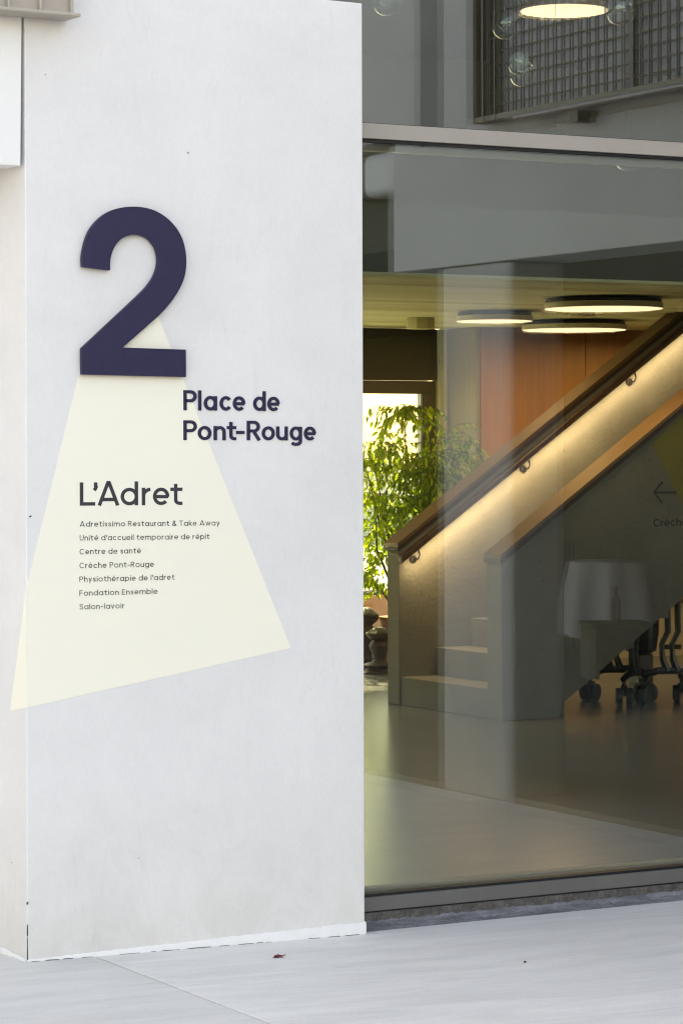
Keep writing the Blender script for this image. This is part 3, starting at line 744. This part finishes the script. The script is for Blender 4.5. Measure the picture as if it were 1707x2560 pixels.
# sign printed on the near balustrade
FY = (lambda x, y: (atY(x, y, 5.57).x, atY(x, y, 5.57).z), lambda s, z, d: Vector((s, 5.57+d, z)))
sg = tag(empty("stair_sign"), label="dark left-pointing arrow above the word Crèche on the side of the staircase", cat="sign")
q = [FY[0](*p) for p in ((1628, 1106), (1707, 1268), (1750, 1350), (1900, 1180), (1900, 900), (1760, 985))]
M['olive'] = mat("olive_film", (.20,.18,.045), .7)
MB().prism(q, 5.57-.0008, 5.57-.0001, YM()).build("cone_field", M['olive'], sg)
def w5(x, y): return FY[0](1300+x/3.852, 1150+y/3.852)
def T5(px, py, d): return Vector((px, 5.57+d, py))
mb = MB(); wst = .0105
wst = .0135
ribbon(mb, [w5(1498, 312), w5(1285, 312)], wst, T5, -.0009, -.0016)
ribbon(mb, [w5(1363, 210), w5(1283, 312), w5(1363, 414)], wst, T5, -.0009, -.0018)
mb.build("arrow", M['rubber'], sg)
lettering("Crèche Pont-Rouge", .155, .74, .11, .33, (1300+1275/3.852, 1150+643/3.852), (1300+1275/3.852+228, 1150+643/3.852-9), 75/3.852, FY, -.0009, -.0015, M['rubber'], sg, name="letter", each=True)

# ------------------------------------------------------------------ ceiling lamps
def lamp(px, py, zb, dia, ztop, label, group):
    c = atZ(px, py, zb); r = dia/2
    e = tag(empty("ceiling_lamp", (c.x, c.y, zb)), label=label, cat="lamp", group=group)
    MB().cyl((0, 0), r, 0, .034, 56).build("rim", M['lampside'], e, smooth=True)
    MB().cyl((0, 0), r*.985, -.003, .0, 56).build("diffuser", M['lampon'], e)
    MB().cyl((0, 0), r*.97, .040, .054, 56).build("gap_shade_disc", M['lampgap'], e)  # dark disc stands in for the shadow between rim and ceiling
    MB().cyl((0, 0), .12, .054, ztop-zb+.02, 24).build("neck", M['lampside'], e)
    ld = bpy.data.lights.new("lamp_glow", 'AREA'); ld.shape = 'DISK'; ld.size = dia*.9; ld.energy = 3.1*(dia/.65)**2; ld.color = (1, .76, .46)
    lo = bpy.data.objects.new("lamp_glow", ld); S.collection.objects.link(lo); lo.location = (0, 0, -.012); lo.parent = e
    return e
G = "round ceiling lamps in the lobby"
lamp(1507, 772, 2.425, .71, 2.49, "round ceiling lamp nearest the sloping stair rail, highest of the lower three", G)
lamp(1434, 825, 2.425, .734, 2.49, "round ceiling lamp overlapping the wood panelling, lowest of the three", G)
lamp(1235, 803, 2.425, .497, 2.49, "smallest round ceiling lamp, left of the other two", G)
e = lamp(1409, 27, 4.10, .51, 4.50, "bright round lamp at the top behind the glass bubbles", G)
for (lx, ly, lbl) in ((7.7, 8.3, "added unseen ceiling lamp beyond the staircase, brightening the wall under it"), (2.4, 6.6, "added unseen ceiling lamp behind the white sign wall, brightening the lobby")):  # unseen lamps added only to brighten the lobby
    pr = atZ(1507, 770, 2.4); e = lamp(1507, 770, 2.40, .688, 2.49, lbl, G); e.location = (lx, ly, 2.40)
def drum(px, py, zb, r, h, label):
    c = atZ(px, py, zb); e = tag(empty("ceiling_speaker", (c.x, c.y, zb)), label=label, cat="speaker")
    MB().cyl((0, 0), r, 0, h, 8).build("housing", M['lampside'], e, bevel=.004)
    MB().cyl((0, 0), r*.8, -.002, 0, 8).build("cover", M['column'], e)
drum(1050, 822, 2.415, .10, .075, "beige box unit on the ceiling above the garden window")
drum(1452, 792, 2.425, .085, .065, "small beige box unit on the ceiling between two round lamps")

# ------------------------------------------------------------------ glass bubbles hanging inside
BUB = [(965, 3, 37, 1, "glass bubble nearest the white wall, cut by the top edge"),
       (1262, 62, 37, 1, "clear glass bubble left of the round top lamp"),
       (1296, 157, 31, 2, "glass bubble with a pale green core, upper of the overlapping pair"),
       (1303, 184, 33, 0, "clear glass bubble, lower of the overlapping pair"),
       (1549, 24, 40, 1, "glass bubble in front of the right end of the round top lamp"),
       (1387, 357, 38, 1, "glass bubble half hidden behind the transom"),
       (1570, 390, 39, 0, "glass bubble hanging just below the transom on the right")]
for i, (x, y, rp, kind, lb) in enumerate(BUB):
    Y = 1.0+.06*(i % 3) + (.15 if kind == 0 and i == 3 else 0)
    c = atY(x, y, Y); D = (c-CAM).dot(DV); rr = rp*D/F
    e = tag(empty("glass_bubble", c), label=lb, cat="pendant", group="clear glass bubbles hanging behind the window")
    MB().sphere((0, 0, 0), rr, 36, 22).build("globe", M['bubble'], e, smooth=True)
    if kind:
        k = .80 if kind == 2 else .45
        MB().sphere((-.1*rr if kind == 1 else .0, 0, .12*rr), rr*k, 24, 14, (1, 1, .95)).build("core", M['opal'] if kind == 2 else M['bubble'], e, smooth=True)
    MB().cyl((0, 0), .0012, rr, 4.5-c.z, 6).build("wire", M['wire'], e)
    MB().cyl((0, 0), .005, rr-.004, rr+.014, 10).build("stem_cap", M['bracket'], e)

# ------------------------------------------------------------------ fig trees
def leaf_mesh(L=.060, Wd=.029):
    v = [(0,0,0), (.25*L, .42*Wd, -.004), (.55*L, .5*Wd, -.010), (.82*L, .25*Wd, -.018), (L, 0, -.030), (.82*L, -.25*Wd, -.018), (.55*L, -.5*Wd, -.010), (.25*L, -.42*Wd, -.004), (.5*L, 0, .0)]
    f = [(0,8,1),(1,8,2),(2,8,3),(3,8,4),(4,8,5),(5,8,6),(6,8,7),(7,8,0)]
    return v, f
LV, LF = leaf_mesh()
lm_parts = {}
for k in ('leaf', 'leafdark'):
    me = bpy.data.meshes.new("leaf"); me.from_pydata(LV, [], LF); me.materials.append(M[k]); lm_parts[k] = me
def fig(loc, blobs, label, seed, nparts, nstuff, potr):
    rn = random.Random(seed)
    e = tag(empty("fig_tree", loc), label=label, cat="potted tree", group="fig trees by the garden window")
    MB().lathe([(potr*.75, 0), (potr, .34), (potr*1.06, .36), (potr*1.06, .38), (potr*.9, .38)], n=28).build("pot", M['terracotta'], e, smooth=True)
    stm = MB(); tips = []
    for k in range(7):
        b = rn.choice(blobs); a = rn.uniform(0, 2*pi)
        end = Vector(b[0]) + Vector((rn.uniform(-.6, .6)*b[1][0], rn.uniform(-.5, .5)*b[1][1], rn.uniform(-.2, .5)*b[1][2]))
        p0 = Vector((.06*cos(a), .06*sin(a), .34)); m = p0.lerp(end, .5)+Vector((rn.uniform(-.08, .08), rn.uniform(-.08, .08), .08))
        m1 = p0.lerp(m, .5)+Vector((rn.uniform(-.03, .03), 0, .02))
        stm.tube([p0, m1, m, m.lerp(end, .6)+Vector((0, 0, .03)), end], [.012, .010, .008, .005, .003], 6); tips.append((m, end))
    mats = []
    tot = nparts+nstuff
    for i in range(tot//7):
        b = blobs[min(int(rn.random()**1.0*len(blobs)), len(blobs)-1)]
        while True:
            d = Vector((rn.uniform(-1, 1), rn.uniform(-1, 1), rn.uniform(-1, 1)))
            if d.length < 1: break
        c = Vector(b[0]) + Vector((d.x*b[1][0], d.y*b[1][1], d.z*b[1][2]))
        # a drooping twig with alternating leaves
        az = rn.uniform(0, 2*pi); dirv = Vector((cos(az), sin(az), rn.uniform(-.1, .5))).normalized()
        pts = [c]; dv = dirv.copy()
        for s in range(6):
            dv = (dv + Vector((0, 0, rn.uniform(-.34, -.02)))).normalized(); pts.append(pts[-1]+dv*.045)
        stm.tube(pts, [.0024]*5+[.0016, .001], 3)
        for s in range(7):
            p = pts[min(s, 6)]; side = 1 if s % 2 else -1
            yaw = math.atan2(dv.y, dv.x) + side*rn.uniform(.4, 1.2)
            sc = rn.uniform(.7, 1.15)
            mats.append(Matrix.Translation(p) @ Matrix.Rotation(yaw, 4, 'Z') @ Matrix.Rotation(rn.uniform(.1, 1.25), 4, 'Y') @ Matrix.Rotation(rn.uniform(-.8, .8), 4, 'X') @ Matrix.Scale(sc, 4))
    stm.build("branches", M['stem'], e, smooth=True)
    # the leaves nearest the viewer become single parts, the rest one mass
    E_ = Vector(loc)
    mats.sort(key=lambda m: (E_+m.translation-CAM).dot(DV))
    for m in mats[:nparts]:
        o = bpy.data.objects.new("leaf", lm_parts['leaf' if rn.random() < .7 else 'leafdark']); S.collection.objects.link(o); o.parent = e; o.matrix_local = m
    rest = mats[nparts:]
    for k, mt_ in ((0, 'leaf'), (1, 'leafdark')):
        mb = MB()
        for m in rest[k::2]: mb.add(LV, LF, m)
        tag(mb.build("foliage", M[mt_], e), kind='stuff')
    return e
# local blob centres relative to the pot
def rel(x, y, Y, loc): p = atY(x, y, Y); return tuple(p - Vector(loc))
la = (5.62, 9.2, 0)
fig(la, [(rel(935, 1180, 9.1, la), (.22, .25, .26)), (rel(985, 1130, 9.2, la), (.16, .2, .22)), (rel(950, 1330, 9.2, la), (.22, .25, .28)), (rel(900, 1250, 9.1, la), (.2, .2, .4)), (rel(1010, 1030, 9.2, la), (.10, .1, .07)), (rel(990, 1270, 9.2, la), (.25, .2, .2)), (rel(925, 1440, 9.2, la), (.10, .1, .18))],
    "leafy fig tree against the garden window, directly beside the white wall", 11, 250, 1300, .17)
lb = (6.02, 8.85, 0)
fig(lb, [(rel(1075, 1190, 8.9, lb), (.20, .25, .20)), (rel(1120, 1130, 8.9, lb), (.14, .2, .20)), (rel(1040, 1250, 8.9, lb), (.2, .2, .25)), (rel(1110, 1210, 8.8, lb), (.17, .2, .15)), (rel(1080, 1330, 8.8, lb), (.2, .2, .2))],
    "fig tree with sunlit yellow-green leaves just above the stair rail", 23, 250, 1300, .16)

# ------------------------------------------------------------------ carved stands
def stand(x, ybase, ytop, Y, label, sc):
    p = atY(x, ybase, Y); zt = atY(x, ytop, Y).z; h = zt
    pr = [(.085,0),(.105,.02),(.11,.06),(.09,.10),(.10,.13),(.115,.17),(.10,.21),(.06,.24),(.045,.30),(.05,.40),(.065,.50),(.075,.60),(.06,.68),(.05,.72),(.075,.76),(.095,.82),(.10,.88),(.075,.93),(.05,.97),(.03,1.0)]
    e = tag(empty("carved_stand", (p.x, p.y, 0)), label=label, cat="stand", group="carved wooden stands by the garden window")
    MB().lathe([(r*sc, z*h) for r, z in pr], n=24).build("turned_post", M['turned'], e, smooth=True)
    MB().lathe([(.12*sc, 0), (.14*sc, .02*h), (.12*sc, .05*h)], n=24).build("foot_ring", M['turned'], e, smooth=True)
stand(915, 1672, 1518, 9.25, "taller carved dark wood stand half hidden by the white wall", .95)
stand(948, 1679, 1568, 9.0, "shorter carved dark wood stand half hidden by the stair end", 1.0)

# ------------------------------------------------------------------ wheeled frames under the stair
def castor(x, y, parent, rz):
    w = MB(); h = MB()
    for s in (-1, 1):
        Mx = Matrix.Translation((x, y, .056)) @ Matrix.Rotation(rz, 4, 'Z') @ Matrix.Translation((0, s*.030, 0)) @ Matrix.Rotation(pi/2, 4, 'X')
        w.cyl((0, 0), .056, -.016, .016, 28, M=Mx)
        Mx = Matrix.Translation((x, y, .064)) @ Matrix.Rotation(rz, 4, 'Z') @ Matrix.Translation((0, s*.050, 0)) @ Matrix.Rotation(pi/2, 4, 'X')
        h.cyl((0, 0), .047, -.003, .003, 28, M=Mx)
    wh = w.build("castor", M['black'], parent, smooth=True)
    h.box(x-.028, x+.028, y-.012, y+.012, .06, .125)
    h.build("castor_hood", M['castor'], wh, smooth=True)
    MB().cyl((x, y), .013, .12, .17, 10).build("castor_stem", M['black'], wh)
def frame(px, py, rz, H, label):
    c = atZ(px, py, 0)
    e = tag(empty("wheeled_frame", (c.x, c.y, 0), rz), label=label, cat="folding table", group="black wheeled frames parked under the stairs")
    MB().tube([(-.20, 0, .165), (-.09, 0, .195), (.09, 0, .195), (.20, 0, .165)], [.018, .024, .024, .018], 8, 1.0).build("foot_bar", M['black'], e, smooth=True)
    castor(-.18, 0, e, .5); castor(.18, 0, e, -.4)
    for dx in (-.03, .035):
        MB().tube([(dx, 0, .19), (dx-.03, 0, .27), (dx-.035, 0, .36), (dx+.005, 0, .44), (dx, 0, H)], [.026, .020, .018, .020, .022], 8).build("post", M['black'], e, smooth=True)
    MB().box(-.16, .16, -.02, .02, H-.035, H).build("top_bar", M['black'], e, bevel=.006)
    MB().box(-.05, .06, -.012, .012, .33, .36).build("cross_plate", M['black'], e, bevel=.004)
frame(1538, 1750, R(-8), .56, "black wheeled frame furthest left under the stairs")
frame(1587, 1759, R(32), .62, "black wheeled frame with curved posts, middle one under the stairs")
frame(1678, 1754, R(-22), .74, "black wheeled frame standing right of the middle one under the stairs")
frame(1745, 1752, R(18), .83, "black wheeled frame nearest the right edge under the stairs")
bk = tag(MB().lathe([(.06, .0), (.10, .02), (.115, .12), (.12, .30), (.11, .32)], n=24, M=Matrix.Translation((5.83, 6.55, .27))).build("waste_bin", M['black'], None, smooth=True), label="black rounded container among the wheeled frames under the stairs", cat="container")
bs = tag(MB().box(5.77, 5.89, 6.49, 6.61, 0, .268).build("bin_stand", M['turned'], None, bevel=.01), label="small brown block carrying the black container under the stairs", cat="stand")

# ------------------------------------------------------------------ wing on the right, outside the picture, mirrored in the glass
WX = 2.29
wg = tag(empty("terrace_wing"), label="pale concrete wing with an open ground floor and bronze mesh, seen mirrored in the window", cat="building")
MB().box(WX, WX+.35, -3.56, .0, 2.46, 3.05).build("edge_beam", M['wing'], wg, bevel=.006)
MB().box(WX+.012, WX+.35, -3.10, .0, 3.05, 6.4).box(WX+.012, WX+.35, -3.56, -3.32, 3.05, 6.4).box(WX+.012, WX+.35, -22, -3.561, 3.12, 6.4).box(WX+.20, WX+.35, -3.32, -3.10, 3.05, 6.4).build("upper_wall", M['wing'], wg)
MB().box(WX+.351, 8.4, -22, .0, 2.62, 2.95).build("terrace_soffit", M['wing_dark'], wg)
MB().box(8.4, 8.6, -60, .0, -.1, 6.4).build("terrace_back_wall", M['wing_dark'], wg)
MB().box(WX+.01, WX+.30, -3.12, -2.50, -.04, 2.459).build("pier", M['pier'], wg, bevel=.02, seg=4)
MB().box(WX+.02, WX+.28, -.4, -.05, -.04, 2.459).build("pier", M['pier'], wg, bevel=.02, seg=4)
MB().box(WX+.35, 8.4, -22, -21.8, -.04, 2.62).build("terrace_sky_block", M['wing_dark'], wg)  # unseen wall added to keep sky light out of the terrace
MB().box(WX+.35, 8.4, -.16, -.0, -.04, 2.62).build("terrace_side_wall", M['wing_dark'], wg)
struct(MB().box(WX+.02, 8.4, -60, -.16, -.06, -.006).build("terrace_floor", M['terrace_floor'], None))
sb = tag(empty("shutter_box"), label="pale rounded box hanging beside the beam end, mirrored at the upper left of the glass", cat="box")
o = MB().box(WX+.06, WX+.42, -3.98, -3.62, 2.86, 3.08).build("housing", M['panel'], sb, bevel=.045, seg=5)
# bronze mesh screen
sc = tag(empty("mesh_screen"), label="bronze rod mesh screen mirrored at the top right of the window", cat="screen")
hb = MB().box(-.003, .003, 0, 2.36, -.0035, .0035).build("mesh_rod", M['bronze'], sc)
vb = MB().box(-.0025, .0025, -.003, .003, 0, 2.4).build("mesh_rod", M['bronze'], sc)
hb.location = (WX-.05, -2.64, 3.17); vb.location = (WX-.062, -2.64, 3.13)
for lay, (dx, dy, dz) in enumerate(((0, 0, 0), (.045, .021, .012))):
    for i in range(0 if lay else 1, 28):
        o = inst(hb, sc); o.location = (WX-.05+dx, -2.64, 3.17+dz+.062*i)
    for i in range(0 if lay else 1, 34):
        o = inst(vb, sc); o.location = (WX-.062+dx, -2.64+dy+.066*i, 3.13)
MB().box(WX-.08, WX+.0, -2.69, -.2, 3.10, 3.125).build("bottom_frame", M['bronze'], sc)
MB().tube([(WX-.10, -2.3, 3.085), (WX-.10, -.2, 3.085)], .014, 10).build("bottom_pipe", M['alu'], sc, smooth=True)
for y in (-2.68, -2.60, -2.50):
    MB().box(WX-.085, WX-.03, y-.005, y+.005, 3.10, 5.5).build("side_post", M['bronze'], sc)
MB().box(WX-.066, WX-.03, -1.45, -1.43, 3.10, 5.5).build("side_post", M['bronze'], sc)
MB().box(WX-.10, WX+.01, -1.86, -1.80, 3.02, 3.07).build("bracket", M['bronze'], sc)
MB().box(WX+.004, WX+.011, -2.55, -.2, 3.14, 5.5).build("cladding", M['lav'], sc)

# table with white cloth, and chair, on the terrace
tb = atZ(1552, 1400, .75); tb = Vector((tb.x, -tb.y, 0))
table = tag(empty("terrace_table", tb), label="round table standing on the terrace, mirrored in the window", cat="table")
MB().cyl((0, 0), .33, .70, .735, 32).build("table_top", M['chair'], table)
MB().cyl((0, 0), .04, .02, .70, 16).build("pedestal", M['chair'], table)
MB().cyl((0, 0), .25, 0, .02, 24).build("foot_plate", M['chair'], table)
mb = MB(); n = 72
for j, (rr, z) in enumerate(((.0, .745), (.33, .745), (.345, .735), (.36, .62), (.39, .45), (.42, .18))):
    for k in range(n):
        w = 0 if j < 2 else .035*(j-1)/4*sin(k*2*pi/n*9)+.02*(j-1)/4*sin(k*2*pi/n*4+1)
        a = 2*pi*k/n; mb.v.append(((rr+w)*cos(a), (rr+w)*sin(a), z + (.02*sin(a*2+.5) if j == 5 else 0)))
for j in range(5):
    for k in range(n): mb.f.append([j*n+k, j*n+(k+1) % n, (j+1)*n+(k+1) % n, (j+1)*n+k])
cl_ = mb.build("tablecloth", M['cloth'], None, smooth=True); cl_.location = tb
tag(cl_, label="white cloth draped over the terrace table, mirrored on the dark stair side", cat="tablecloth")
def chair(loc, rz, label):
    e = tag(empty("terrace_chair", loc, rz), label=label, cat="chair", group="dark terrace chairs")
    MB().box(-.22, .22, -.22, .22, .42, .46).build("seat", M['chair'], e, bevel=.01)
    MB().box(-.22, .22, .19, .23, .52, .86).build("backrest", M['chair'], e, bevel=.01)
    for sx in (-1, 1):
        for sy in (-1, 1):
            MB().box(sx*.2-.015, sx*.2+.015, sy*.2-.015, sy*.2+.015, 0, .42 if sy < 0 else .86).build("leg", M['chair'], e)
pf = atZ(1557, 1560, .42)
po = tag(empty("cube_stool", (pf.x, -pf.y, 0), R(20)), label="dark cube stool in front of the clothed table, mirrored in the window", cat="stool")
MB().box(-.21, .21, -.21, .21, .04, .40).build("body", M['chair'], po, bevel=.015)
MB().box(-.22, .22, -.22, .22, .40, .43).build("seat", M['chair'], po, bevel=.01)
tag(MB().lathe([(.035, 0), (.035, .13), (.014, .18), (.014, .24)], c=(pf.x-.02, -pf.y), n=16, M=Matrix.Translation((0, 0, .43))).build("bottle", M['chair'], None, smooth=True), label="dark bottle on the cube stool, mirrored in the window", cat="bottle")
chair((tb.x+.2, tb.y-1.0, 0), R(180), "dark chair beyond the clothed terrace table, mirrored in the window")

# ------------------------------------------------------------------ small litter on the paving
rn = random.Random(9)
p = atZ(695, 2397, gz(-.3)+.0); e = tag(empty("fallen_petals", (p.x, p.y, gz(p.x))), label="small crumpled dark red petals lying on the paving", cat="petals")
for i in range(7):
    a = rn.uniform(0, 2*pi); c = Vector((rn.uniform(-.015, .017), rn.uniform(-.010, .010), .003))
    l = rn.uniform(.006, .012)
    mb = MB(); k = rn.uniform(.002, .006)
    mb.v = [tuple(c+Vector(v)) for v in ((-l, -l*.4, -.002), (0, -l*.6, k), (l, -l*.2, k*.4), (l*.8, l*.4, k*1.4), (0, l*.5, k*.6), (-l*.8, l*.3, k))]
    mb.f = [[0, 1, 4, 5], [1, 2, 3, 4]]
    mb.build("petal", M['red'], e)
MB().tube([(-.024, -.010, .002), (-.008, -.003, .004), (.004, .0, .003)], .0012, 5).build("stalk", M['red'], e)
p = atZ(311, 2380, gz(-.92)); e = tag(empty("dry_leaf", (p.x, p.y-.004, gz(p.x))), label="tiny curled brown leaf at the foot of the white wall", cat="leaf")
mb = MB(); mb.v = [(-.012, 0, .0), (-.002, -.004, .002), (.010, 0, .006), (.0, .004, .007)]; mb.f = [[0, 1, 2, 3]]; mb.build("blade", M['brownleaf'], e)
MB().tube([(.004, .002, .004), (.008, .003, .02)], .0006, 4).build("stalk", M['brownleaf'], e)
p = atZ(1311, 2406, -.03)
tag(MB().sphere((p.x, p.y, -.028), .0045, 10, 6, (1.3, .8, .6)).build("pebble", M['black'], None, smooth=True), label="tiny black pebble on the paving below the window", cat="pebble")
